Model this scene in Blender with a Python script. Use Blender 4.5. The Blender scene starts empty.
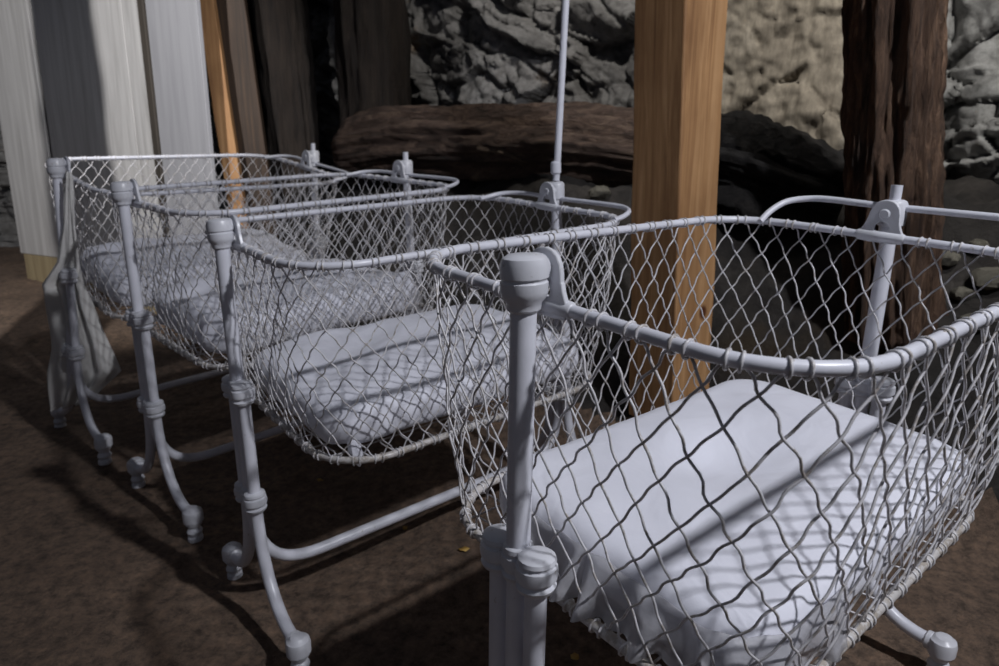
import bpy, bmesh, math, random
from mathutils import Vector, Matrix, noise
random.seed(7)
C = bpy.context.scene.collection
PI = math.pi
sin, cos = math.sin, math.cos

# ------------------------------------------------------------------ camera
F, PITCH, ROLL, HC = 669.217, 0.23, 0.004, 1.05
cd = bpy.data.cameras.new('camera'); cam = bpy.data.objects.new('camera', cd); C.objects.link(cam)
cd.sensor_width = 36; cd.lens = 36 * F / 999; cd.clip_start = .02; cd.clip_end = 60
cam.location = (0, 0, HC)
fw = Vector((0, cos(PITCH), -sin(PITCH))); up0 = Vector((0, sin(PITCH), cos(PITCH))); rt0 = Vector((1, 0, 0))
rt = rt0 * cos(ROLL) + up0 * sin(ROLL); up = -rt0 * sin(ROLL) + up0 * cos(ROLL)
cam.matrix_world = Matrix(((rt.x, up.x, -fw.x, 0), (rt.y, up.y, -fw.y, 0), (rt.z, up.z, -fw.z, HC), (0, 0, 0, 1)))
cd.dof.use_dof = True; cd.dof.focus_distance = .95; cd.dof.aperture_fstop = 6.5
bpy.context.scene.camera = cam

def at(px, py, Y):
    """world point seen at photo pixel (px,py) at plan distance Y"""
    d = fw + rt * ((px - 499.5) / F) + up * ((333 - py) / F)
    return Vector((0, 0, HC)) + d * (Y / d.y)

# ------------------------------------------------------------------ materials
def mat(name, build):
    m = bpy.data.materials.new(name); m.use_nodes = True
    nt = m.node_tree; b = nt.nodes['Principled BSDF']; build(nt, b); return m
def N(nt, t, **k):
    n = nt.nodes.new(t)
    for a, v in k.items():
        if a in n.inputs.keys(): n.inputs[a].default_value = v
        else: setattr(n, a, v)
    return n
def coord(nt, scale=(1, 1, 1)):
    tc = N(nt, 'ShaderNodeTexCoord'); mp = N(nt, 'ShaderNodeMapping'); mp.inputs['Scale'].default_value = scale
    nt.links.new(tc.outputs['Object'], mp.inputs['Vector']); return mp.outputs[0]
def nz(nt, vec, scale, detail=6, rough=.6, dist=0):
    n = N(nt, 'ShaderNodeTexNoise'); n.inputs['Scale'].default_value = scale; n.inputs['Detail'].default_value = detail
    n.inputs['Roughness'].default_value = rough; n.inputs['Distortion'].default_value = dist
    nt.links.new(vec, n.inputs['Vector']); return n.outputs['Fac']
def ramp(nt, fac, stops):
    r = N(nt, 'ShaderNodeValToRGB'); e = r.color_ramp.elements
    while len(e) < len(stops): e.new(.5)
    for el, (p, c) in zip(e, stops): el.position = p; el.color = (*c, 1)
    nt.links.new(fac, r.inputs[0]); return r.outputs[0]
def mix(nt, fac, a, b, mode='MIX'):
    m = N(nt, 'ShaderNodeMix', data_type='RGBA', blend_type=mode)
    if isinstance(fac, float): m.inputs[0].default_value = fac
    else: nt.links.new(fac, m.inputs[0])
    for i, s in ((6, a), (7, b)):
        if isinstance(s, tuple): m.inputs[i].default_value = (*s, 1)
        else: nt.links.new(s, m.inputs[i])
    return m.outputs[2]
def bump(nt, b, h, strength=.3, dist=.01, prev=None):
    n = N(nt, 'ShaderNodeBump'); n.inputs['Strength'].default_value = strength; n.inputs['Distance'].default_value = dist
    nt.links.new(h, n.inputs['Height'])
    if prev: nt.links.new(prev, n.inputs['Normal'])
    nt.links.new(n.outputs[0], b.inputs['Normal']); return n.outputs[0]

def f_enamel(chip, base=(.72, .73, .80)):
    def f(nt, b):
        v = coord(nt)
        r = ramp(nt, nz(nt, v, 55, 5, .7), [(chip, base), (chip + .05, (base[0]*.72, base[1]*.68, base[2]*.62)), (1, (.24, .19, .15))])
        r2 = ramp(nt, nz(nt, v, 9, 4), [(.35, (.86, .86, .86)), (.6, (1, 1, 1))])
        nt.links.new(mix(nt, 1.0, r, r2, 'MULTIPLY'), b.inputs['Base Color'])
        b.inputs['Roughness'].default_value = .33
        bump(nt, b, nz(nt, v, 70, 4), .12, .002)
    return f
M = {}
M['enamel'] = mat('white_enamel', f_enamel(.66))
M['wire'] = mat('worn_white_wire', f_enamel(.53, (.64, .63, .65)))
M['stained'] = mat('stained_white_iron', f_enamel(.50, (.58, .555, .54)))
M['cast'] = mat('white_cast_iron', f_enamel(.63, (.68, .69, .74)))
def f_sheet(nt, b):
    v = coord(nt)
    nt.links.new(ramp(nt, nz(nt, v, 3, 4), [(.3, (.72, .73, .81)), (.7, (.80, .81, .89))]), b.inputs['Base Color'])
    b.inputs['Roughness'].default_value = .85
    b.inputs['Sheen Weight'].default_value = .2
    n1 = bump(nt, b, nz(nt, v, 7, 3, .5, 1.2), .35, .02)
    bump(nt, b, nz(nt, v, 420, 2), .08, .002, n1)
M['sheet'] = mat('white_cotton_sheet', f_sheet)
def f_sheer(nt, b):
    v = coord(nt)
    b.inputs['Base Color'].default_value = (.62, .62, .66, 1)
    b.inputs['Roughness'].default_value = .5
    b.inputs['Alpha'].default_value = .5
    b.inputs['Transmission Weight'].default_value = .15
    bump(nt, b, nz(nt, v, 25, 4), .3, .01)
M['sheer'] = mat('sheer_white_cover', f_sheer)
def f_muslin(nt, b):
    v = coord(nt)
    b.inputs['Base Color'].default_value = (.74, .73, .71, 1); b.inputs['Roughness'].default_value = .8
    b.inputs['Alpha'].default_value = .8
    bump(nt, b, nz(nt, v, 30, 4), .4, .01)
M['muslin'] = mat('off_white_muslin', f_muslin)
def f_dirt(nt, b):
    v = coord(nt)
    a = ramp(nt, nz(nt, v, 1.7, 8, .65), [(.3, (.095, .064, .045)), (.55, (.175, .12, .085)), (.75, (.27, .19, .135))])
    s = ramp(nt, nz(nt, v, 30, 8, .8), [(.36, (.35, .35, .35)), (.5, (.9, .9, .9)), (.64, (1.45, 1.38, 1.3))])
    nt.links.new(mix(nt, 1.0, a, s, 'MULTIPLY'), b.inputs['Base Color'])
    b.inputs['Roughness'].default_value = .93
    n1 = bump(nt, b, nz(nt, v, 9, 8, .7), .6, .03)
    bump(nt, b, nz(nt, v, 60, 8, .75), .8, .010, n1)
M['dirt'] = mat('packed_brown_dirt', f_dirt)
def f_rock(c0, c1, c2, stain=(.20, .12, .045), st=.62, sc=(1, 1, 1), bs=1.0):
    def f(nt, b):
        v = coord(nt, sc)
        a = ramp(nt, nz(nt, v, 2.6, 8, .65, .6), [(.3, c0), (.5, c1), (.72, c2)])
        k = ramp(nt, nz(nt, v, 16, 7, .75), [(.32, (.6, .59, .58)), (.6, (1.08, 1.08, 1.08))])
        a = mix(nt, 1.0, a, k, 'MULTIPLY')
        sf = ramp(nt, nz(nt, v, 1.3, 5, .6), [(st, (0, 0, 0)), (st + .08, (1, 1, 1))])
        nt.links.new(mix(nt, sf, a, stain), b.inputs['Base Color'])
        b.inputs['Roughness'].default_value = .9
        vo = N(nt, 'ShaderNodeTexVoronoi'); vo.inputs['Scale'].default_value = 7; vo.feature = 'F1'
        nt.links.new(v, vo.inputs['Vector'])
        n1 = bump(nt, b, vo.outputs[0], .5 * bs, .05)
        bump(nt, b, nz(nt, v, 20, 8, .75), .9 * bs, .03, n1)
    return f
M['rock'] = mat('grey_ledge_rock', f_rock((.14, .135, .13), (.27, .265, .26), (.42, .41, .405), (.26, .17, .09), .60, bs=.8))
M['rock_beige'] = mat('streaked_beige_rock', f_rock((.14, .12, .095), (.25, .22, .175), (.34, .31, .26), (.19, .135, .08), .6, (2.0, 2.0, .55), .16))
M['rock_light'] = mat('pale_knobby_rock', f_rock((.16, .16, .155), (.33, .33, .32), (.5, .5, .49), (.34, .25, .11), .64, bs=.7))
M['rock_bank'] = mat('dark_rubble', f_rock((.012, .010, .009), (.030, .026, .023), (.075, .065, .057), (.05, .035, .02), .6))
M['stone'] = mat('loose_grey_stone', f_rock((.08, .075, .06), (.16, .15, .12), (.30, .28, .22), (.26, .2, .08), .58))
def f_bark(c0, c1, c2, sc=(9, 9, .9)):
    def f(nt, b):
        v = coord(nt, sc)
        a = ramp(nt, nz(nt, v, 2.2, 8, .7, .8), [(.3, c0), (.52, c1), (.75, c2)])
        nt.links.new(a, b.inputs['Base Color']); b.inputs['Roughness'].default_value = .85
        n1 = bump(nt, b, nz(nt, v, 3.0, 8, .75, .5), 1.0, .05)
        v2 = coord(nt); bump(nt, b, nz(nt, v2, 45, 5, .7), .4, .008, n1)
    return f
M['bark'] = mat('dark_weathered_bark', f_bark((.025, .013, .008), (.13, .072, .043), (.42, .26, .165), (12, 12, 2.0)))
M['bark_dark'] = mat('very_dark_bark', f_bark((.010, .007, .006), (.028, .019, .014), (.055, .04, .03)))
M['bark_black'] = mat('blackish_bark', f_bark((.004, .003, .003), (.012, .010, .009), (.035, .028, .024), (7, 7, 7)))  # near-black bark, much darker than the brown log
M['log'] = mat('brown_log_wood', f_bark((.035, .023, .017), (.11, .07, .052), (.25, .175, .125), (1.2, 8, 8)))
M['log_pale'] = mat('pale_broken_wood', f_bark((.06, .042, .03), (.15, .105, .075), (.28, .205, .14), (1.5, 8, 8)))
def f_timber(c0, c1, c2):
    def f(nt, b):
        v = coord(nt, (16, 16, .55))
        a = ramp(nt, nz(nt, v, 1.3, 6, .62, 1.6), [(.32, c0), (.5, c1), (.7, c2)])
        g = ramp(nt, nz(nt, coord(nt, (1, 1, .5)), 4, 4), [(.3, (.70, .66, .62)), (.6, (1.08, 1.08, 1.08))])
        a = mix(nt, 1.0, a, g, 'MULTIPLY')
        vo = N(nt, 'ShaderNodeTexVoronoi'); vo.inputs['Scale'].default_value = 3.4
        nt.links.new(coord(nt, (1, 1, .8)), vo.inputs['Vector'])
        k = ramp(nt, vo.outputs['Distance'], [(.045, (.22, .10, .04)), (.085, (1, 1, 1))])
        nt.links.new(mix(nt, 1.0, a, k, 'MULTIPLY'), b.inputs['Base Color'])
        b.inputs['Roughness'].default_value = .7
        bump(nt, b, nz(nt, v, 2.2, 6, .6, 1), .25, .004)
    return f
M['timber'] = mat('orange_sawn_timber', f_timber((.27, .135, .055), (.42, .23, .10), (.57, .34, .165)))
def f_board(c0, c1):
    def f(nt, b):
        v = coord(nt, (9, 9, .5))
        a = ramp(nt, nz(nt, v, 2.5, 6, .65, .5), [(.3, c0), (.6, c1)])
        nt.links.new(a, b.inputs['Base Color']); b.inputs['Roughness'].default_value = .75
        bump(nt, b, nz(nt, v, 5, 6, .7), .3, .004)
    return f
M['board'] = mat('whitewashed_board', f_board((.42, .41, .40), (.60, .59, .58)))
M['panel'] = mat('grey_panel', f_board((.30, .30, .32), (.37, .37, .39)))
M['batten'] = mat('dark_gap_batten', f_board((.03, .025, .02), (.06, .05, .04)))
M['kick'] = mat('yellowed_skirting_wood', f_board((.30, .23, .13), (.42, .34, .2)))
def f_leaf(nt, b):
    nt.links.new(ramp(nt, nz(nt, coord(nt), 40, 3), [(.4, (.38, .22, .05)), (.6, (.52, .34, .09))]), b.inputs['Base Color'])
    b.inputs['Roughness'].default_value = .7
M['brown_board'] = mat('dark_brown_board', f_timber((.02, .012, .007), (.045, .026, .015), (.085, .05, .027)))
M['leaf'] = mat('dry_yellow_leaf', f_leaf)
M['nail'] = mat('dark_nail', lambda nt, b: (setattr(b.inputs['Base Color'], 'default_value', (.04, .04, .04, 1))))

# ------------------------------------------------------------------ helpers
class MB:
    def __init__(s): s.v = []; s.f = []
    def add(s, vs, fs):
        o = len(s.v); s.v += [tuple(v) for v in vs]; s.f += [tuple(i + o for i in f) for f in fs]
    def tube(s, pts, r, n=8, closed=False, caps=True):
        pts = [Vector(p) for p in pts]; m = len(pts)
        if not isinstance(r, (list, tuple)): r = [r] * m
        T = []
        for i in range(m):
            if closed: t = pts[(i + 1) % m] - pts[i - 1]
            else: t = pts[min(i + 1, m - 1)] - pts[max(i - 1, 0)]
            T.append(t.normalized() if t.length > 1e-9 else Vector((0, 0, 1)))
        a = Vector((0, 0, 1)) if abs(T[0].z) < .9 else Vector((1, 0, 0))
        nn = (a - T[0] * a.dot(T[0])).normalized(); vs = []; fs = []
        for i in range(m):
            nn = nn - T[i] * nn.dot(T[i])
            nn = nn.normalized() if nn.length > 1e-6 else T[i].orthogonal().normalized()
            bb = T[i].cross(nn)
            for k in range(n):
                q = 2 * PI * k / n; vs.append(pts[i] + (nn * cos(q) + bb * sin(q)) * r[i])
        for i in range(m if closed else m - 1):
            j = (i + 1) % m
            for k in range(n): fs.append((i*n + k, i*n + (k+1) % n, j*n + (k+1) % n, j*n + k))
        if caps and not closed:
            fs.append(tuple(range(n))[::-1]); fs.append(tuple((m-1)*n + k for k in range(n)))
        s.add(vs, fs)
    def lathe(s, prof, X, n=16):
        """prof = [(r,h)], X maps a local point to the mesh"""
        vs = []; fs = []; m = len(prof)
        for r, h in prof:
            for k in range(n): q = 2*PI*k/n; vs.append(X(r*cos(q), r*sin(q), h))
        for i in range(m - 1):
            for k in range(n): fs.append((i*n+k, i*n+(k+1) % n, (i+1)*n+(k+1) % n, (i+1)*n+k))
        fs.append(tuple(range(n))[::-1]); fs.append(tuple((m-1)*n+k for k in range(n)))
        s.add(vs, fs)
    def box(s, x0, x1, y0, y1, z0, z1, X=lambda x, y, z: (x, y, z)):
        vs = [X(x, y, z) for x in (x0, x1) for y in (y0, y1) for z in (z0, z1)]
        s.add(vs, [(0, 1, 3, 2), (4, 6, 7, 5), (0, 4, 5, 1), (2, 3, 7, 6), (0, 2, 6, 4), (1, 5, 7, 3)])
    def build(s, name, m, parent=None, smooth=True, bevel=0):
        me = bpy.data.meshes.new(name); me.from_pydata(s.v, [], s.f); me.materials.append(m)
        bm = bmesh.new(); bm.from_mesh(me); bmesh.ops.recalc_face_normals(bm, faces=bm.faces); bm.to_mesh(me); bm.free()
        o = bpy.data.objects.new(name, me); C.objects.link(o)
        if parent: o.parent = parent
        if smooth: me.shade_smooth()
        if smooth and bevel >= 0:
            try: me.set_sharp_from_angle(angle=math.radians(34))
            except Exception: pass
        if bevel > 0:
            md = o.modifiers.new('bevel', 'BEVEL'); md.width = bevel; md.segments = 2; md.limit_method = 'ANGLE'
        return o
def tag(o, label=None, cat=None, group=None, kind=None):
    if label: o['label'] = label
    if cat: o['category'] = cat
    if group: o['group'] = group
    if kind: o['kind'] = kind
    return o
def empty(name, loc, rz=0):
    o = bpy.data.objects.new(name, None); o.empty_display_size = .1; C.objects.link(o)
    o.location = loc; o.rotation_euler = (0, 0, rz); return o
def bez(p0, p1, p2, p3, n=14):
    P = [Vector(p) for p in (p0, p1, p2, p3)]; o = []
    for i in range(n + 1):
        t = i / n; u = 1 - t
        o.append(P[0]*u**3 + P[1]*3*u*u*t + P[2]*3*u*t*t + P[3]*t**3)
    return o
def sm(a, b, x):
    t = max(0, min(1, (x - a) / (b - a))); return t * t * (3 - 2 * t)

# ------------------------------------------------------------------ the four cribs (size of frame, shared)
H1, H2, L, W = .618, .347, 1.027, .244          # upper clamp, lower clamp, length, foot spread
B, ZR, ZB, E, RT = .366, .955, .508, .037, .146 # half width, rim and floor heights, end gap, corner radius
BB, EB, RB = .342, .093, .142
CR = [  # x, y, heading, base z, lean x, lean y, scale, basket swing, basket width, fall along the length
 (.0193, .78, .6875, -.0172, -.0167, .0338, .966, -.0743, .9454, .0319),
 (-.5755, 1.4432, .6604, -.0192, -.0117, -.0422, .9609, -.0654, 1.0188, .0683),
 (-1.0642, 1.9485, .7899, .0048, .0032, -.0536, 1.0078, -.0658, 1.034, .0675),
 (-1.6159, 2.4214, .8362, .0317, .0649, -.0683, 1.054, -.1756, .9541, .0453)]
def xf(i, bk=False):
    cx, cy, th, dz, lx, ly, sc, ph, bw, sl = CR[i]
    def X(x, y, z):
        if bk:
            if i == 0 and y < 0: y *= .985 - .085*max(0, min(1, (ZR-z)/.45))
            y *= bw; zz = z - 1.0
            y, z = y*cos(ph) - zz*sin(ph), 1.0 + y*sin(ph) + zz*cos(ph)
        x, y, z = (x + lx*z)*sc, (y + ly*z)*sc, z*sc
        return Vector((x, -y, z + sl*x))
    return X
def world(i, p):
    cx, cy, th, dz = CR[i][:4]
    return Vector((cx + p.x*cos(th) - p.y*sin(th), cy + p.x*sin(th) + p.y*cos(th), dz + p.z))
FEET = [world(i, xf(i)(x, y, 0)) for i in range(4) for x in (0, L) for y in (-W, W)]

# ------------------------------------------------------------------ ground
def logline(x): return 3.56 - .61 * x
def ground(x, y):
    s = w = 0
    for f in FEET:
        d2 = (x-f.x)**2 + (y-f.y)**2 + .0004
        k = 1 / d2**1.5; s += k*f.z; w += k
    far = sm(2.2, 4.6, y) * sm(-.9, -2.6, x)
    z = s / w + far * .27 + .05*sm(4.6, 6, y)
    dm = min((x-f.x)**2 + (y-f.y)**2 for f in FEET)**.5
    fade = sm(.04, .2, dm)
    z += fade * (.016*noise.noise(Vector((x*3, y*3, 1))) + .006*noise.noise(Vector((x*13, y*13, 5))) + .003*noise.noise(Vector((x*31, y*31, 9))))
    gap = logline(x) - y
    bank = sm(1.15, -.05, gap)
    lft = sm(-1.75, -1.15, x)
    z += lft * bank * (.93 + .10*noise.noise(Vector((x*2.2, y*2.2, 3)))) 
    if bank > .02: z += lft * sm(.0, .3, bank) * .075*(noise.voronoi(Vector((x*5, y*5, z*5)))[0][0] - .4) + lft*sm(0, .3, bank)*(.05*noise.voronoi(Vector((x*11, y*11, 2)))[0][0] + .03*noise.noise(Vector((x*16, y*16, 7))))
    return z
def grid_mesh(name, m, xs, ys, fn, kind='structure'):
    vs = [fn(x, y) for y in ys for x in xs]; nx = len(xs)
    fs = [(j*nx+i, j*nx+i+1, (j+1)*nx+i+1, (j+1)*nx+i) for j in range(len(ys)-1) for i in range(nx-1)]
    mb = MB(); mb.add(vs, fs); o = mb.build(name, m, bevel=-1); tag(o, kind=kind); return o
def fr(a, b, n): return [a + (b-a)*i/n for i in range(n+1)]
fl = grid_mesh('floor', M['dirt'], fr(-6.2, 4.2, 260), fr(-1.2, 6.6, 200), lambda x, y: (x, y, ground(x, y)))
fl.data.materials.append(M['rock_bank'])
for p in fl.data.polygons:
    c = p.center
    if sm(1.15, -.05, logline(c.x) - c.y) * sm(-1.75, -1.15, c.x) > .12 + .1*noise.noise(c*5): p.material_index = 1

# ------------------------------------------------------------------ rock wall behind
PLAN = [(4.0, -1.5), (3.0, 1.0), (2.35, 2.45), (1.5, 3.2), (.6, 3.75), (-.5, 4.4), (-1.2, 5.0), (-2.2, 5.6), (-6.0, 7.2)]
acc = [0]
for a, b in zip(PLAN, PLAN[1:]): acc.append(acc[-1] + math.dist(a, b))
def plan(s):
    for k in range(len(PLAN)-1):
        if s <= acc[k+1] or k == len(PLAN)-2:
            t = (s-acc[k])/(acc[k+1]-acc[k]); a, b = PLAN[k], PLAN[k+1]
            n = Vector((-(b[1]-a[1]), b[0]-a[0], 0)).normalized()
            return Vector((a[0]+(b[0]-a[0])*t, a[1]+(b[1]-a[1])*t, 0)), n
def region(p):
    r = p.x / max(p.y, .1) + .04*noise.noise(p*3)
    return 'light' if r > .60 else ('beige' if r > .285 else 'ledge')
def blocks(q, seed):
    """broken faces: each cell has its own depth and tilt, with a crack around it"""
    d, pts = noise.voronoi(q); c = pts[0]
    r1 = noise.cell(c*37.1+Vector((seed, 0, 0))); r2 = noise.cell(c*21.7+Vector((0, seed, 3))); r3 = noise.cell(c*51.3+Vector((5, 0, seed)))
    t = q-c
    return r1*.5 + (t.x*(r2-.5) + t.y*(r3-.2))*1.1 - .32*max(0, 1-(d[1]-d[0])/.13)
def rockpt(s, z):
    p, n = plan(s); p = p.copy(); p.z = z
    rg = region(p); q = Vector((s, z, 0))
    wp = Vector((noise.noise(q*2.1), noise.noise(q*2.1+Vector((9, 3, 1))), 0))*.16 + Vector((noise.noise(q*7), noise.noise(q*7+Vector((4, 4, 4))), 0))*.03
    a = q+wp; u = a.x*.90 + a.y*.43; w = -a.x*.43 + a.y*.90      # strata dip to one side
    if rg == 'ledge':
        off = .13*blocks(Vector((u*2.6, w*5.6, 0)), 1) + .04*blocks(Vector((u*7, w*15, 3)), 2) + .12*noise.noise(q*1.3)
    elif rg == 'beige':
        off = .07*noise.noise(Vector((s*3.2, z*.8, 7))) + .03*noise.noise(Vector((s*9, z*1.8, 9))) + .05*noise.noise(q*1.5)
        off += (.015 + .08*sm(1.6, 1.3, z))*blocks(Vector((a.x*2.6, a.y*3.2, 5)), 3)
    else:
        off = .13*blocks(Vector((a.x*5.0, a.y*(3.4 if z > 1.5 else 9.5), 8)), 4) + .05*noise.noise(Vector((s*7, z*3, 1))) + .10*noise.noise(q*1.6)
    off += .022*noise.noise(Vector((s*17, z*17, 11))) + .010*noise.noise(Vector((s*40, z*40, 12)))
    return p + n*off*(1 if n.dot(Vector((0, -1, 0))) > 0 or n.dot(Vector((-1, 0, 0))) > 0.5 else -1)
rk = grid_mesh('wall_back', M['rock'], fr(acc[0], acc[2], 60)[:-1]+fr(acc[2]-.1, acc[7], 560)+fr(acc[7], acc[8], 60)[1:], fr(.2, 3.3, 250), rockpt)
rk.data.materials.append(M['rock_beige']); rk.data.materials.append(M['rock_light'])
for p in rk.data.polygons:
    p.material_index = {'ledge': 0, 'beige': 1, 'light': 2}[region(p.center)]

# ------------------------------------------------------------------ boarded wall on the left
class WallFrame:
    def __init__(s, a, b):
        s.a = Vector(a); s.d = (Vector(b)-Vector(a)).normalized(); s.n = Vector((s.d.y, -s.d.x, 0))
    def X(s, x, y, z): q = s.a + s.d*x + s.n*y; return (q.x, q.y, z)
wf = WallFrame((-3.1, 4.6, 0), (-1.58, 3.69, 0))      # x runs to the right along the wall
def wx(px, py=77):
    d = at(px, py, 1.0)-Vector((0, 0, HC)); o = Vector((0, 0, HC)); n = wf.n
    t = (wf.a-o).dot(n)/d.dot(n); p = o+d*t; p.z = 0
    return (p-Vector((wf.a.x, wf.a.y, 0))).dot(wf.d)
E0 = wx(5, 155)
E1, E2, E3, E4, E5, E6 = wx(37), wx(41), wx(129), wx(146), wx(153), wx(203)
wl = MB()
for x0, x1, zb in ((E0, E1, .50), (E2, E3, .36), (E3+.008, E4, .26)):
    wl.box(x0, x1, 0, -.03, zb, 3.4, wf.X)
tag(wl.build('wall_left', M['board'], smooth=False, bevel=.004), kind='structure')
bt = MB(); bt.box(E0+.02, E4+.01, -.034, -.07, -.1, 3.4, wf.X)
tag(bt.build('trim_1', M['batten'], smooth=False), kind='structure')
kk = MB(); kk.box(E0+.03, E4, -.004, -.035, .0, .50, wf.X)
tag(kk.build('baseboard_left', M['kick'], smooth=False, bevel=.004), kind='structure')
b2 = MB(); b2.box(E4+.008, E5-.006, .012, -.03, .02, 3.4, wf.X)
tag(b2.build('trim_2', M['batten'], smooth=False, bevel=.003), kind='structure')
pn = empty('wall_panel', wf.X(1.08, -.01, .05), 0)
tag(pn, 'plain grey wall panel with three nail heads between the white boards and the orange post', 'panel')
mbp = MB(); o0 = Vector(wf.X(1.08, -.01, .05))
mbp.box(E5, E6, -.0, -.025, .05, 3.4, lambda x, y, z: Vector(wf.X(x, y, z)) - o0)
mbp.build('board', M['panel'], pn, smooth=False, bevel=.003)
for k in range(3):
    m = MB(); q = Vector(wf.X(E5+.08+.075*k, .0, 2.03)) - o0
    m.lathe([(.009, -.004), (.009, .004), (.005, .006)], lambda x, y, z, q=q: q + wf.d*x + Vector((0, 0, y)) + wf.n*z, 8)
    m.build('nail_head', M['nail'], pn)

# ------------------------------------------------------------------ posts, trunks, log
def post(name, top, bot, w, d, rz, label, m, zt, cat='post'):
    a = Vector(bot); b = Vector(top); o = empty(name, a, 0) if False else None
    mb = MB(); n = 26
    ux = Vector((cos(rz), sin(rz), 0)); uy = Vector((-sin(rz), cos(rz), 0)); ring = []
    vs = []; fs = []
    for i in range(n+1):
        t = i/n; c = (b-a)*t
        for k, (sx, sy) in enumerate(((-1, -1), (1, -1), (1, 1), (-1, 1))):
            e = .004*noise.noise(Vector((t*9, k*5, rz)))
            vs.append(c + ux*(sx*(w/2+e)) + uy*(sy*(d/2+e)))
    for i in range(n):
        for k in range(4): fs.append((4*i+k, 4*i+(k+1) % 4, 4*i+4+(k+1) % 4, 4*i+4+k))
    fs += [(3, 2, 1, 0), (4*n, 4*n+1, 4*n+2, 4*n+3)]
    mb.add(vs, fs); ob = mb.build(name, m, smooth=False, bevel=.006); ob.location = a
    return tag(ob, label, cat)
pb = at(679, 540, 2.3); gz = ground(pb.x, pb.y)
b0 = Vector((.622, 2.33, gz - .03)); t0 = at(680.5, 0, 2.3); k = (3.0 - b0.z)/(t0.z - b0.z)
post('timber_post', b0 + (t0-b0)*k, b0, .203, .203, math.radians(36.5), 'square orange-brown timber post standing between the two nearest cribs', M['timber'], 3)
def lean_post(pxb, pxt, Y, w, d, rz, label, m, name='timber_post'):
    a0 = at(pxb, 150, Y); a1 = at(pxt, 0, Y); dd = (a1-a0)/(a1.z-a0.z); bz = ground(a0.x, a0.y)
    post(name, a0 + dd*(3.2-a0.z), a0 + dd*(bz-.05-a0.z), w, d, rz, label, m, 3)
lean_post(229, 206, 3.92, .09, .09, math.radians(12), 'narrow orange timber post beside the grey wall panel', M['timber'])
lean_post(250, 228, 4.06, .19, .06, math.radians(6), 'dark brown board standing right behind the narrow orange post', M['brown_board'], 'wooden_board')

def trunk(name, pts, rad, m, label, cat, seed, rough=.16, flute=.10, n=56, rows=90):
    """an irregular, fluted log along pts"""
    pts = [Vector(p) for p in pts]; base = pts[0]; mb = MB()
    d = [0]
    for a, b in zip(pts, pts[1:]): d.append(d[-1]+(b-a).length)
    def P(s):
        for k in range(len(pts)-1):
            if s <= d[k+1] or k == len(pts)-2:
                return pts[k].lerp(pts[k+1], (s-d[k])/(d[k+1]-d[k])), rad[k] + (rad[k+1]-rad[k])*(s-d[k])/(d[k+1]-d[k])
    ax = (pts[-1]-pts[0]).normalized(); u = ax.orthogonal().normalized(); v = ax.cross(u)
    vs = []; fs = []
    for i in range(rows+1):
        s = d[-1]*i/rows
        c, r = P(s); c0, _ = P(max(0, s-.12)); c1, _ = P(min(d[-1], s+.12)); c = (c*2+c0+c1)/4
        for k in range(n):
            q = 2*PI*k/n; di = u*cos(q)+v*sin(q)
            f = 1 + flute*noise.noise(Vector((cos(q)*2.6, sin(q)*2.6, s*.6+seed))) * 2
            f += rough*noise.noise(Vector((cos(q)*7, sin(q)*7, s*1.6+seed*3))) + rough*.6*noise.noise(Vector((cos(q)*15, sin(q)*15, s*6+seed))) + rough*.25*noise.noise(Vector((cos(q)*28, sin(q)*28, s*22+seed)))
            f -= .10*max(0, noise.noise(Vector((cos(q)*11+seed, sin(q)*11, s*.9))) - .12)*4
            e = min(i, rows-i)/2.5
            if e < 1: f *= .80+.20*e
            vs.append(c-base+di*(r*f))
    for i in range(rows):
        for k in range(n): fs.append((i*n+k, i*n+(k+1) % n, (i+1)*n+(k+1) % n, (i+1)*n+k))
    fs += [tuple(range(n))[::-1], tuple(rows*n+k for k in range(n))]
    mb.add(vs, fs); o = mb.build(name, m, bevel=-1); o.location = base
    return tag(o, label, cat)
def vtrunk(bx, tx, yb, Y, r0, r1, *a, **k):
    p0 = at(bx, yb, Y); p1 = at(tx, 0, Y); g = ground(p0.x, p0.y)
    dr = (p1-p0)/(p1.z-p0.z)
    lo = p0 + dr*(g-.06-p0.z); hi = p0 + dr*(3.1-p0.z)
    mid = lo.lerp(hi, .5) + Vector((.02, 0, 0))
    return trunk('tree_trunk', [lo, mid, hi], [r0, (r0+r1)/2, r1], *a, **k)
vtrunk(888, 891, 190, 2.25, .138, .138, M['bark'], 'thick dark brown tree trunk post with split bark behind the nearest crib', 'tree trunk', 5, rough=.26, flute=.13, n=120, rows=220)
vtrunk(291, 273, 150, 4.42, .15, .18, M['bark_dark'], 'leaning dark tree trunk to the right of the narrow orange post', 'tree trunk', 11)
vtrunk(372, 364, 110, 4.25, .20, .20, M['bark_dark'], 'very dark upright form behind the left end of the fallen log', 'tree trunk', 23)  # very dark trunk-shaped form in front of the rock wall
lg = [at(336, 151, 3.88), at(352, 147, 3.86), at(390, 138, 3.80), at(470, 140, 3.62), at(560, 140, 3.42), at(650, 150, 3.25), at(676, 156, 3.2)]
log = trunk('fallen_log', lg, [.10, .15, .17, .165, .165, .16, .14], M['log'], 'long rough brown log lying across the rubble left of the orange timber post', 'log', 31, rough=.22, flute=.13, n=80, rows=200)
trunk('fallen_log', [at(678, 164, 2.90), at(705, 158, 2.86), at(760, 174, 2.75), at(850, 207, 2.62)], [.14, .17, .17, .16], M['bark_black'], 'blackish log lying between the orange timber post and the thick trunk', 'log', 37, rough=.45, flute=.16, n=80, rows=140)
sp = MB(); q0 = at(503, 143, 3.42); q1 = at(531, 150, 3.38)
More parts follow.
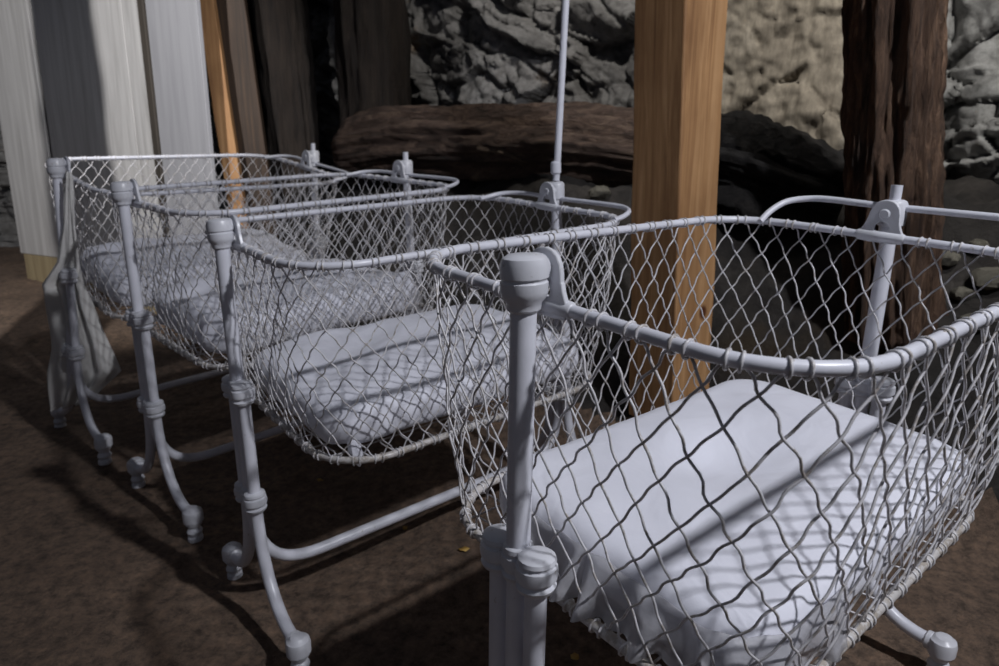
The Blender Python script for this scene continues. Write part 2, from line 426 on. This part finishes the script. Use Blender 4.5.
for k in range(7):
    a = q0 + Vector((.0, -.01*k, .03-.012*k)); b = q1 + Vector((.03*(k % 3)-.02, -.006*k, .02-.014*k))
    sp.tube([a - q0 + Vector((-.12, .05, .02)), a - q0, (a+b)/2-q0+Vector((0, -.005, 0)), b-q0], [.022, .018, .012, .003], 6)
so = sp.build('broken_bark', M['log_pale'], log); so.location = q0 - log.location; so['label'] = 'pale splintered bark on the log'

# ------------------------------------------------------------------ crib parts
def rrect(x0, x1, b, r, M_=240):
    """closed rounded rectangle sampled by arc length; starts mid near end, goes to +y"""
    segs = [((x0, 0), (x0, b-r)), ('c', (x0+r, b-r), PI, PI/2), ((x0+r, b), (x1-r, b)), ('c', (x1-r, b-r), PI/2, 0),
            ((x1, b-r), (x1, -(b-r))), ('c', (x1-r, -(b-r)), 0, -PI/2), ((x1-r, -b), (x0+r, -b)), ('c', (x0+r, -(b-r)), -PI/2, -PI), ((x0, -(b-r)), (x0, 0))]
    P = []
    for s in segs:
        if s[0] == 'c':
            for k in range(40): a = s[2]+(s[3]-s[2])*k/40; P.append((s[1][0]+r*cos(a), s[1][1]+r*sin(a)))
        else:
            for k in range(40): P.append((s[0][0]+(s[1][0]-s[0][0])*k/40, s[0][1]+(s[1][1]-s[0][1])*k/40))
    P.append(P[0]); ds = [0]
    for a, b_ in zip(P, P[1:]): ds.append(ds[-1]+math.dist(a, b_))
    tot = ds[-1]; tab = []; j = 0
    for i in range(M_):
        s = tot*i/M_
        while ds[j+1] < s: j += 1
        t = (s-ds[j])/max(ds[j+1]-ds[j], 1e-9); tab.append((P[j][0]+(P[j+1][0]-P[j][0])*t, P[j][1]+(P[j+1][1]-P[j][1])*t))
    def f(u):
        u = (u % 1.0)*M_; i = int(u); t = u-i; a = tab[i % M_]; b_ = tab[(i+1) % M_]
        return Vector((a[0]+(b_[0]-a[0])*t, a[1]+(b_[1]-a[1])*t, 0))
    return f
TOP = rrect(E, L-E, B, RT); BOT = rrect(EB, L-EB, BB, RB)
R_T = .0155

def ring_prof(r, h):   # a fitting: bead, band, dome
    return [(r*.62, -h*.5), (r*.86, -h*.46), (r*.96, -h*.34), (r*.82, -h*.26), (r*.84, -h*.2), (r, -h*.12), (r*1.02, h*.04), (r*.98, h*.18), (r*.86, h*.22), (r*.85, h*.27), (r*.93, h*.32), (r*.88, h*.42), (r*.64, h*.5)]

def make_crib(i, label):
    cx, cy, th, dz = CR[i][:4]; rs = random.Random(40+i)
    NW, SW = (52, 5.5) if i == 0 else (58, 6.5)
    root = empty('metal_crib', (cx, cy, dz), th)
    tag(root, label, 'crib', 'white wire-mesh hospital cribs')
    X, K = xf(i), xf(i, True)
    for end in (0, 1):
        x0 = 0 if end == 0 else L; sg = 1 if end == 0 else -1
        def S(x, y, z, x0=x0, sg=sg): return X(x0+sg*x, y, z)
        # central pole
        mb = MB()
        top = .985 if end == 0 else 1.01
        mb.tube([S(0, 0, z) for z in fr(H1-.02, top, 6)], R_T, 16); 
        mb.build('pole', M['enamel'], root)
        # cap / socket
        mb = MB()
        if end == 0:
            mb.lathe([(.0165, .950), (.0205, .954), (.0215, .962), (.0265, .968), (.0285, .975), (.0285, .986), (.0268, .988), (.0268, .990), (.0290, .992), (.0290, 1.006), (.0262, 1.014), (.020, 1.018), (.006, 1.019)], S, 24)
        else:
            mb.lathe([(.017, .955), (.021, .96), (.021, .972), (.0255, .976), (.0265, .99), (.0265, 1.018), (.024, 1.024), (.018, 1.028)], S, 20)
        zp = 1.001
        mb.lathe([(.019, -.0), (.020, .018), (.018, .025), (.0125, .027), (.0125, .041), (.009, .044)], lambda a, b, h, S=S, zp=zp: S(h, a, zp+b*.9), 18)
        mb.build('post_cap' if end == 0 else 'post_socket', M['cast'], root)
        if end == 1:
            mb = MB()
            if i == 1:
                pts = [S(0, 0, 1.03), S(-.004, .004, 1.10), S(-.035, .03, 1.7), S(-.07, .06, 2.4)]
                mb.tube(pts, .0105, 12); mb.lathe([(.012, 1.05), (.0165, 1.055), (.0165, 1.085), (.012, 1.09)], S, 14)
                o = mb.build('net_pole', M['enamel'], root); o['label'] = 'tall thin white upright pole'
            else:
                mb.tube([S(0, 0, 1.02), S(0, 0, 1.058)], .011, 12); mb.build('pole_stub', M['enamel'], root)
        # legs and stretcher leg
        for s in (-1, 1):
            mb = MB(); pts = [S(0, s*.036, H1+.0), S(0, s*.036, .5), S(0, s*.036, .4)] + bez(S(0, s*.036, H2-.03), S(0, s*.040, .17), S(0, s*.115, .072), S(0, s*(W-.012), .078), 18)
            mb.tube(pts, .0142, 14); mb.build('leg', M['enamel'], root)
            mb = MB()
            def FX(a, b, h, s=s, S=S): return S(a, s*W+b, h)
            mb.lathe([(.018, .001), (.021, .004), (.021, .014), (.016, .019), (.020, .023), (.022, .031), (.019, .038), (.015, .042), (.018, .048), (.023, .054), (.0235, .058), (.0275, .062), (.0280, .084), (.0255, .093), (.022, .095), (.016, .101), (.004, .103)], FX, 18)
            mb.lathe([(.015, -.034), (.020, -.030), (.020, -.022), (.017, -.018)], lambda a, b, h, s=s, S=S: S(a, s*(W+h), .078+b), 14)
            mb.build('foot', M['cast'], root)
        for z, h in ((H1, .052), (H2, .05)):
            mb = MB()
            for yy in (-.036, 0, .036):
                mb.lathe(ring_prof(.0275 if yy else .0225, h), lambda a, b, q, yy=yy, z=z, S=S: S(a, yy+b, z+q), 18)
            mb.build('clamp', M['cast'], root)
        # pivot bracket on the basket (a plate with a hole)
        mb = MB(); out = []; inn = []
        hf = [(0, 1.030), (.012, 1.028), (.021, 1.023), (.028, 1.014), (.0315, 1.003), (.033, .993), (.035, .985), (.038, .976), (.043, .967), (.047, .958), (.047, .944), (.024, .942), (0, .942)]
        out = hf + [(-a, b) for a, b in hf[-2:0:-1]]; n = len(out)
        if end == 0: out = [(a, b-.006 if b > .99 else b) for a, b in out]
        for y_, z_ in out:
            q = math.atan2(y_, z_-.974); inn.append((.0155*sin(q), .973+.0125*cos(q)))
        vs = []
        for hx in ((.029, .0365) if end == 0 else (.033, .0415)):
            for o_ in (out, inn): vs += [K(x0+sg*hx, y_, z_) for y_, z_ in o_]
        fs = []
        for k in range(n):
            j = (k+1) % n
            fs += [(k, j, n+j, n+k), (2*n+k, 3*n+k, 3*n+j, 2*n+j), (k, 2*n+k, 2*n+j, j), (n+k, n+j, 3*n+j, 3*n+k)]
        mb.add(vs, fs)
        mb.tube([K(x0+sg*E, -.052, ZR), K(x0+sg*E, -.046, ZR), K(x0+sg*E, .046, ZR), K(x0+sg*E, .052, ZR)], [.008, .0108, .0108, .008], 12)
        mb.build('pivot_bracket', M['cast'], root, bevel=.0015)
    # central tube that runs down, bends and joins both ends
    mb = MB()
    pts = [X(0, 0, z) for z in fr(H1-.02, .34, 5)] + bez(X(0, 0, .32), X(0, 0, .20), X(.04, 0, .135), X(.17, 0, .135), 12) \
        + [X(x, 0, .135) for x in (.3, .5, .7)] + bez(X(L-.17, 0, .135), X(L-.04, 0, .135), X(L, 0, .20), X(L, 0, .32), 12) + [X(L, 0, z) for z in fr(.34, H1-.02, 5)]
    mb.tube(pts, .0142, 14); mb.build('stretcher', M['enamel'], root)
    # raised bar at the far end
    mb = MB(); ye = B-.03
    bh = (.058, .022, .018, .018)[i]
    def side(ye, q): return [(L-E-.075, q*(ye+.012), ZR+.006), (L-E-.04, q*(ye+.010), ZR+bh*.5), (L-E+.0, q*(ye-.005), ZR+bh*.85), (L-.006, q*(ye-.045), ZR+bh), (L, q*(ye-.10), ZR+bh+.002), (L, q*.03, ZR+bh)]
    ctrl = side(.235, -1) + side(.335, 1)[::-1]
    pts = []; V = [Vector(c) for c in ctrl]
    for k in range(len(V)-1):
        p0, p1, p2, p3 = V[max(k-1, 0)], V[k], V[k+1], V[min(k+2, len(V)-1)]
        for t in (0, .25, .5, .75):
            pts.append(.5*((2*p1)+(-p0+p2)*t+(2*p0-5*p1+4*p2-p3)*t*t+(-p0+3*p1-3*p2+p3)*t**3))
    pts.append(V[-1]); mb.tube([X(p.x, p.y*CR[i][8], p.z) if False else K(p.x, p.y, p.z) for p in pts], .0068, 12)
    mb.build('end_bar', M['enamel'], root)
    # rims
    mb = MB(); mb.tube([K(*(TOP(k/160)+Vector((0, 0, ZR)))) for k in range(160)], .0078, 12, closed=True); mb.build('top_rim', M['enamel'], root)
    mb = MB(); mb.tube([K(*(BOT(k/160)+Vector((0, 0, ZB)))) for k in range(160)], .0078, 12, closed=True); mb.build('bottom_rim', M['stained'], root)
    # wire net
    def Sf(u, v):
        a = TOP(u); b = BOT(u); p = a.lerp(b, v); w = sin(PI*v)
        c = Vector((L/2, 0, 0)); o = (p-c).normalized()
        bul = w*(.010 + .011*noise.noise(Vector((cos(2*PI*u)*2.2, sin(2*PI*u)*2.2, v*1.6+i*7))))
        p = p + o*bul; p.z = ZR + (ZB-ZR)*(v + .012*w*noise.noise(Vector((u*30, v*4, i)))); return p, o
    mb = MB(); spc = 6; m = int(2*SW*spc)
    for fam in (1, -1):
        for k in range(NW):
            amp = rs.uniform(.02, .05); ph = rs.uniform(-.35, .35); drift = rs.uniform(-.10, .10); s2 = rs.uniform(0, 100); pts = []
            for j in range(m+1):
                v = j/m; w = sin(PI*v)**.5 if 0 < v < 1 else 0
                a_ = amp*(1+.8*noise.noise(Vector((v*6, s2, 0))))
                du = a_*sin(2*PI*2*SW*v+ph)*(1 if v > .03 and v < .97 else .3)*fam + w*(.16*noise.noise(Vector((v*2.5, s2, 3)))+drift*.5)
                uu = (k+.5 + fam*(SW*v + .13*(1-2*v)) + du)/NW
                p, o = Sf(uu, v)
                p = p + o*(.0022*cos(PI*2*SW*v + (PI if fam < 0 else 0) + PI*k))
                if j == 0: p.z += .0085
                if j == m: p.z -= .0085
                pts.append(K(*p))
            mb.tube(pts, .0017 if i == 0 else .0016, 6)
    for rim, z, rr_, off in ((TOP, ZR, .0098, .5), (BOT, ZB, .0098, 0.)):
        for k in range(NW):
            for e in (-1, 1):
                u = (k+off+e*.13+rs.uniform(-.05, .05))/NW
                c = rim(u); t = (rim(u+.002)-rim(u-.002)).normalized()
                if rim is TOP and abs(c.y) < .056 and (c.x < .2 or c.x > L-.2): continue
                nn = Vector((-t.y, t.x, 0)); tl = rs.uniform(-.3, .3)
                pts = []
                for q in range(12):
                    a = 2*PI*q/12; d = nn*cos(a)*rr_ + Vector((0, 0, sin(a)*rr_-.0008)) + t*(tl*sin(a+e)*rr_*.6)
                    pts.append(K(*(c+d+Vector((0, 0, z)))))
                mb.tube(pts, .0018, 6, closed=True)
    mb.build('wire_net', M['wire'], root, bevel=-1)
    # wire floor under the mattress
    mb = MB()
    for k in range(15):
        x = .13+.055*k; hb = BB
        for e0, e1, r in ((EB, RB, 0),):
            dx = max(0, max(EB+RB-x, x-(L-EB-RB))); hb = BB-RB+math.sqrt(max(RB*RB-dx*dx, 0))
        mb.tube([K(x+.004*sin(y*60), y, ZB-.004*(1-abs(y)/hb)) for y in fr(-hb, hb, 12)], .0018, 5)
    for k in range(9):
        y = -.26+.065*k
        dy = max(0, abs(y)-(BB-RB)); xa = EB+RB-math.sqrt(max(RB*RB-dy*dy, 0))
        mb.tube([K(x, y, ZB-.004) for x in fr(xa, L-xa, 12)], .0018, 5)
    mb.build('base_wires', M['wire'], root, bevel=-1)
    return root, K

LAB = [ 'nearest white wire-mesh crib, standing in front of the orange timber post',
       'second nearest white wire crib, with a tall thin pole rising from its far end',
       'third white wire crib from the camera, just in front of the farthest one',
       'farthest white wire crib, with a cloth hanging from its near post']
cribs = [make_crib(i, LAB[i]) for i in range(4)]

# ------------------------------------------------------------------ mattresses
MAT = [(.12, .915, -.235, .322, .608, .6), (.11, .90, -.27, .296, .615, 1.5), (.12, .90, -.26, .27, .63, 2.6), (.12, .90, -.26, .27, .63, 2.8)]
ML = ['smooth white-sheeted mattress lying in the nearest crib', 'white-sheeted mattress in the crib with the tall pole',
      'rumpled white bedding in the third crib from the camera', 'rumpled white bedding in the farthest crib']
for i, (x0, x1, y0, y1, zt, ru) in enumerate(MAT):
    cx, cy, th, dz = CR[i][:4]; K = cribs[i][1]
    mid = K((x0+x1)/2, (y0+y1)/2, ZB+.01)
    root = empty('mattress', world(i, mid), th); tag(root, ML[i], 'mattress', 'white crib mattresses')
    zb = ZB+.012; r = .045; rc = .09
    hx, hy = (x1-x0)/2, (y1-y0)/2; mx, my = (x0+x1)/2, (y0+y1)/2
    def P(u, v, lev):  # u,v in -1..1
        x, y = u*hx, v*hy
        # round plan corners
        ax, ay = hx-rc, hy-rc
        ex, ey = max(0, abs(x)-ax), max(0, abs(y)-ay)
        mxe = max(ex, ey)
        if ex > 0 and ey > 0:
            l = math.hypot(ex, ey); x = math.copysign(ax+ex*mxe/l, x); y = math.copysign(ay+ey*mxe/l, y)
        return x+mx, y+my
    n = 110; mb = MB(); vs = []; fs = []; H = zt-zb
    # shell: profile rings from bottom centre out, up the side and in over the top
    ths = []
    def perim(t):
        f = rrect(-hx, hx, hy, rc); return f
    per = rrect(-hx, hx, hy, rc); NP = 200
    prof = [(.0, 0), (.6, 0), (.93, .0), (.98, .08), (1.0, .25), (1.005, .5), (1.0, .72), (.985, .88), (.955, .97), (.91, 1.0)] + [(q, 1.0) for q in fr(.87, .03, 24)]
    for a, h in prof:
        for k in range(NP):
            c = per(k/NP)
            if a > .85:
                dl = (1-a)*.5; l = c.length; q = c*(1-dl/l*.6) if a < 1 else c*a
                base = c*(1-dl/l)
            else:
                base = c*(1-.075/c.length)*(a/.85)
            x, y = mx+base.x, my+base.y; z = zb+h*H
            pos = Vector((x*6+i*9, y*6, 0))
            wr = ru*(.007*noise.noise(pos) + .008*(1-abs(noise.noise(Vector((x*5+y*7, y*4-x*2+i, 4))))*3)*.35)
            if i == 1: wr += .010*math.exp(-((y-.1+.15*x)/.03)**2)*sm(.35, .6, x)
            if i == 0: wr -= .036*math.exp(-((x-.50)/.13)**2-((y-.03)/.09)**2) - .007*math.exp(-((x-.5)/.06)**2-((y+.1)/.08)**2)
            if ru > 2: wr += .016*noise.noise(Vector((x*9, y*9, i))) + .012*abs(noise.noise(Vector((x*15+y*5, y*13, i+2))))
            crown = .012*(1-min(1, (base.x/hx)**2))*(1-min(1, (base.y/hy)**2))
            if h > .9: z += wr+crown
            elif h > .05:
                di = c.normalized(); w2 = .005*noise.noise(Vector((k/NP*60, h*2, i)))*(1+ru*.6)
                x += di.x*w2; y += di.y*w2
            vs.append(K(x, y, z)-mid)
    m_ = len(prof)
    for a in range(m_-1):
        for k in range(NP): fs.append((a*NP+k, a*NP+(k+1) % NP, (a+1)*NP+(k+1) % NP, (a+1)*NP+k))
    fs.append(tuple((m_-1)*NP+k for k in range(NP)))
    mb.add(vs, fs); mb.build('fitted_sheet', M['sheet'], root, bevel=-1)
    if i == 0:
        # gathered hem of the cover at the near end
        mb = MB(); NS = 160; vs = []; fs = []; J = 7
        ua, ub = (-.05, .18) if i == 0 else (.02, .17)
        for k in range(NS+1):
            u = ua+(ub-ua)*k/NS; c = per(u); di = c.normalized()
            e = sm(0, .12, k/NS)*sm(1, .88, k/NS)
            for j in range(J):
                t = j/(J-1); g = t*.022*sin(k*.30+5*noise.noise(Vector((k*.05, t, i))))*e
                rad = .006+t*.030+g+.008*noise.noise(Vector((k*.05, t*2, i+5)))
                hh = zb+.075*(1-t)+.006*noise.noise(Vector((k*.1, 3, i)))-.002*t
                vs.append(K(mx+c.x+di.x*rad, my+c.y+di.y*rad, hh)-mid)
        for k in range(NS):
            for j in range(J-1): fs.append((k*J+j, k*J+j+1, (k+1)*J+j+1, (k+1)*J+j))
        mb.add(vs, fs); o = mb.build('gathered_hem', M['sheer'], root, bevel=-1); o['label'] = 'sheer gathered hem of the cover'
        md = o.modifiers.new('thickness', 'SOLIDIFY'); md.thickness = .0012
    if i == 1:
        mb = MB(); q = K(.17, .27, ZB); 
        mb.tube([q+Vector((0, 0, .03))-mid, q+Vector((.0, -.012, -.006))-mid, q+Vector((.004, -.016, -.022))-mid, q+Vector((.006, -.016, -.034))-mid], [.014, .017, .011, .002], 8)
        o = mb.build('sheet_corner', M['sheet'], root); o['label'] = 'loose corner of the sheet poking below the rim'

# ------------------------------------------------------------------ muslin hanging on the farthest crib
X3 = xf(3); hp = world(3, X3(0, 0, .95))
mb = MB(); rows, cols = 40, 34; vs = []; fs = []
edges = [(172, 66, 72), (200, 64, 74), (230, 62, 76), (262, 56, 80), (285, 40, 84), (300, 43, 90), (330, 50, 100), (350, 52, 110), (372, 50, 119), (400, 53, 90), (402, 53, 88)]
for r_ in range(rows+1):
    t = r_/rows*(len(edges)-1); k = min(int(t), len(edges)-2); f = t-k
    y_, a_, b_ = [edges[k][q]+(edges[k+1][q]-edges[k][q])*f for q in range(3)]
    wd = sm(.15, .5, r_/rows)
    for c_ in range(cols+1):
        s_ = c_/cols
        yy = y_ + (wd*8*(1-s_) if r_/rows > .8 else 0)
        p = at(a_+(b_-a_)*s_, yy, 2.46+.05*(0 if s_ < .3 else (s_-.3))*wd)
        p.y += wd*.018*sin(s_*17+r_*.12)+.008*noise.noise(Vector((s_*6, r_*.2, 0)))
        vs.append(p-hp)
for r_ in range(rows):
    for c_ in range(cols): fs.append((r_*(cols+1)+c_, r_*(cols+1)+c_+1, (r_+1)*(cols+1)+c_+1, (r_+1)*(cols+1)+c_))
mb.add(vs, fs); o = mb.build('hanging_cloth', M['muslin'], bevel=-1); o.location = hp
tag(o, 'thin off-white cloth hanging down the near post of the farthest crib', 'cloth')
md = o.modifiers.new('thickness', 'SOLIDIFY'); md.thickness = .0015

# ------------------------------------------------------------------ loose stones and leaves
def gpt(px, py):
    d = at(px, py, 1.0)-Vector((0, 0, HC)); lo, hi = .3, 9
    t = .3
    while t < 9:
        p = Vector((0, 0, HC))+d*t
        if p.z <= ground(p.x, p.y): return Vector((p.x, p.y, ground(p.x, p.y)))
        t += .005
    return p
def stone(px, py, r, seed, label):
    p = gpt(px, py); mb = MB(); vs = []; fs = []; a, b = 14, 9
    for j in range(1, b):
        for k in range(a):
            ph = PI*j/b; q = 2*PI*k/a; d = Vector((sin(ph)*cos(q), sin(ph)*sin(q), cos(ph)*.62))
            f = 1+.35*noise.noise(d*1.8+Vector((seed, 0, 0))); vs.append(d*r*f)
    for j in range(b-2):
        for k in range(a): fs.append((j*a+k, j*a+(k+1) % a, (j+1)*a+(k+1) % a, (j+1)*a+k))
    fs += [tuple(range(a)), tuple((b-2)*a+k for k in range(a))[::-1]]
    mb.add(vs, fs); o = mb.build('loose_stone', M['stone']); o.location = p+Vector((0, 0, r*.3)); o.rotation_euler = (0, 0, seed)
    tag(o, label, 'stone', 'loose stones on the bank behind the nearest crib')
for k, (px, py, r, l) in enumerate([(944, 262, .045, 'pale yellowish stone behind the right end of the nearest crib, highest of its cluster'),
        (962, 298, .04, 'flat yellowish stone below its cluster behind the far right end of the nearest crib'),
        (990, 285, .06, 'light grey stone at the right edge behind the nearest crib'),
        (978, 250, .035, 'small grey stone close to the right edge, just under the crib rim'),
        (975, 330, .045, 'brown-grey stone below the light grey stone at the right edge'),
        (600, 196, .05, 'dark stone on the rubble left of the orange timber post')]):
    stone(px, py, r, k*1.7+1, l)
def leaf(px, py, r, seed, label):
    p = gpt(px, py); mb = MB(); vs = [(0, 0, .004)]; n = 12
    for k in range(n):
        q = 2*PI*k/n; rr_ = r*(1+.35*noise.noise(Vector((k*1.3, seed, 0))))*(1 if k % 2 else .85)
        vs.append((rr_*cos(q)*1.35, rr_*sin(q), .004+.005*noise.noise(Vector((k*2.1, seed, 4)))))
    mb.add(vs, [(0, k+1, (k+1) % n+1) for k in range(n)])
    o = mb.build('dry_leaf', M['leaf']); o.location = p+Vector((0, 0, .003)); o.rotation_euler = (.1, -.08, seed)
    md = o.modifiers.new('thickness', 'SOLIDIFY'); md.thickness = .0012
    tag(o, label, 'leaf', 'dry leaves on the dirt floor')
for k, (px, py, r, l) in enumerate([(464, 551, .011, 'yellow dry leaf on the dirt just left of the nearest crib post'),
        (320, 482, .010, 'small tan leaf on the dirt under the second nearest crib'),
        (575, 660, .010, 'brown-yellow leaf on the dirt at the bottom edge right of the nearest post'),
        (405, 530, .007, 'tiny dry leaf on the dirt below the long lower rail of the second crib')]):
    leaf(px, py, r, k*2.3+.5, l)

# ------------------------------------------------------------------ unseen log post added on the left to throw a shadow on the boards
pr = trunk('added_shadow_log', [(-1.99, 2.12, ground(-1.99, 2.12)-.05), (-2.01, 2.12, 1.5), (-1.99, 2.12, 3.2)], [.12, .115, .10], M['bark'], None, None, 51, rough=.25, flute=.15, n=30, rows=60)
tag(pr, kind='structure')
# ------------------------------------------------------------------ light
def lamp(name, loc, target, energy, color, radius, angle=None, blend=.4):
    ld = bpy.data.lights.new(name, 'SPOT' if angle else 'POINT'); ld.energy = energy; ld.color = color; ld.shadow_soft_size = radius
    if angle: ld.spot_size = math.radians(angle); ld.spot_blend = blend
    o = bpy.data.objects.new(name, ld); C.objects.link(o); o.location = loc
    o.rotation_euler = (Vector(target)-Vector(loc)).to_track_quat('-Z', 'Y').to_euler(); return o
WHITE = (.93, .94, 1.0)
lamp('lamp_right', (1.9, -.34, 3.2), (-.45, 1.65, .45), 345, WHITE, .07, 74, .5)
lamp('lamp_left', (-1.56, .6, 3.0), (-2.7, 4.4, 1.3), 500, (1, .98, .97), .025, 48, .4)
lamp('lamp_back', (.55, 2.4, 2.95), (.45, 4.2, 1.65), 120, (1, .96, .90), .09, 116, .5)
lamp('fill_rock', (1.75, 1.25, 2.9), (2.1, 2.85, 1.35), 150, (1, .97, .93), .07, 66, .5)  # added fill to brighten the pale rock on the right
w = bpy.data.worlds.new('world'); bpy.context.scene.world = w; w.use_nodes = True
w.node_tree.nodes['Background'].inputs[0].default_value = (.55, .60, .75, 1)
w.node_tree.nodes['Background'].inputs[1].default_value = .08
vs_ = bpy.context.scene.view_settings
vs_.view_transform = 'Standard'; vs_.look = 'None'; vs_.exposure = 0; vs_.gamma = 1; vs_.use_curve_mapping = False
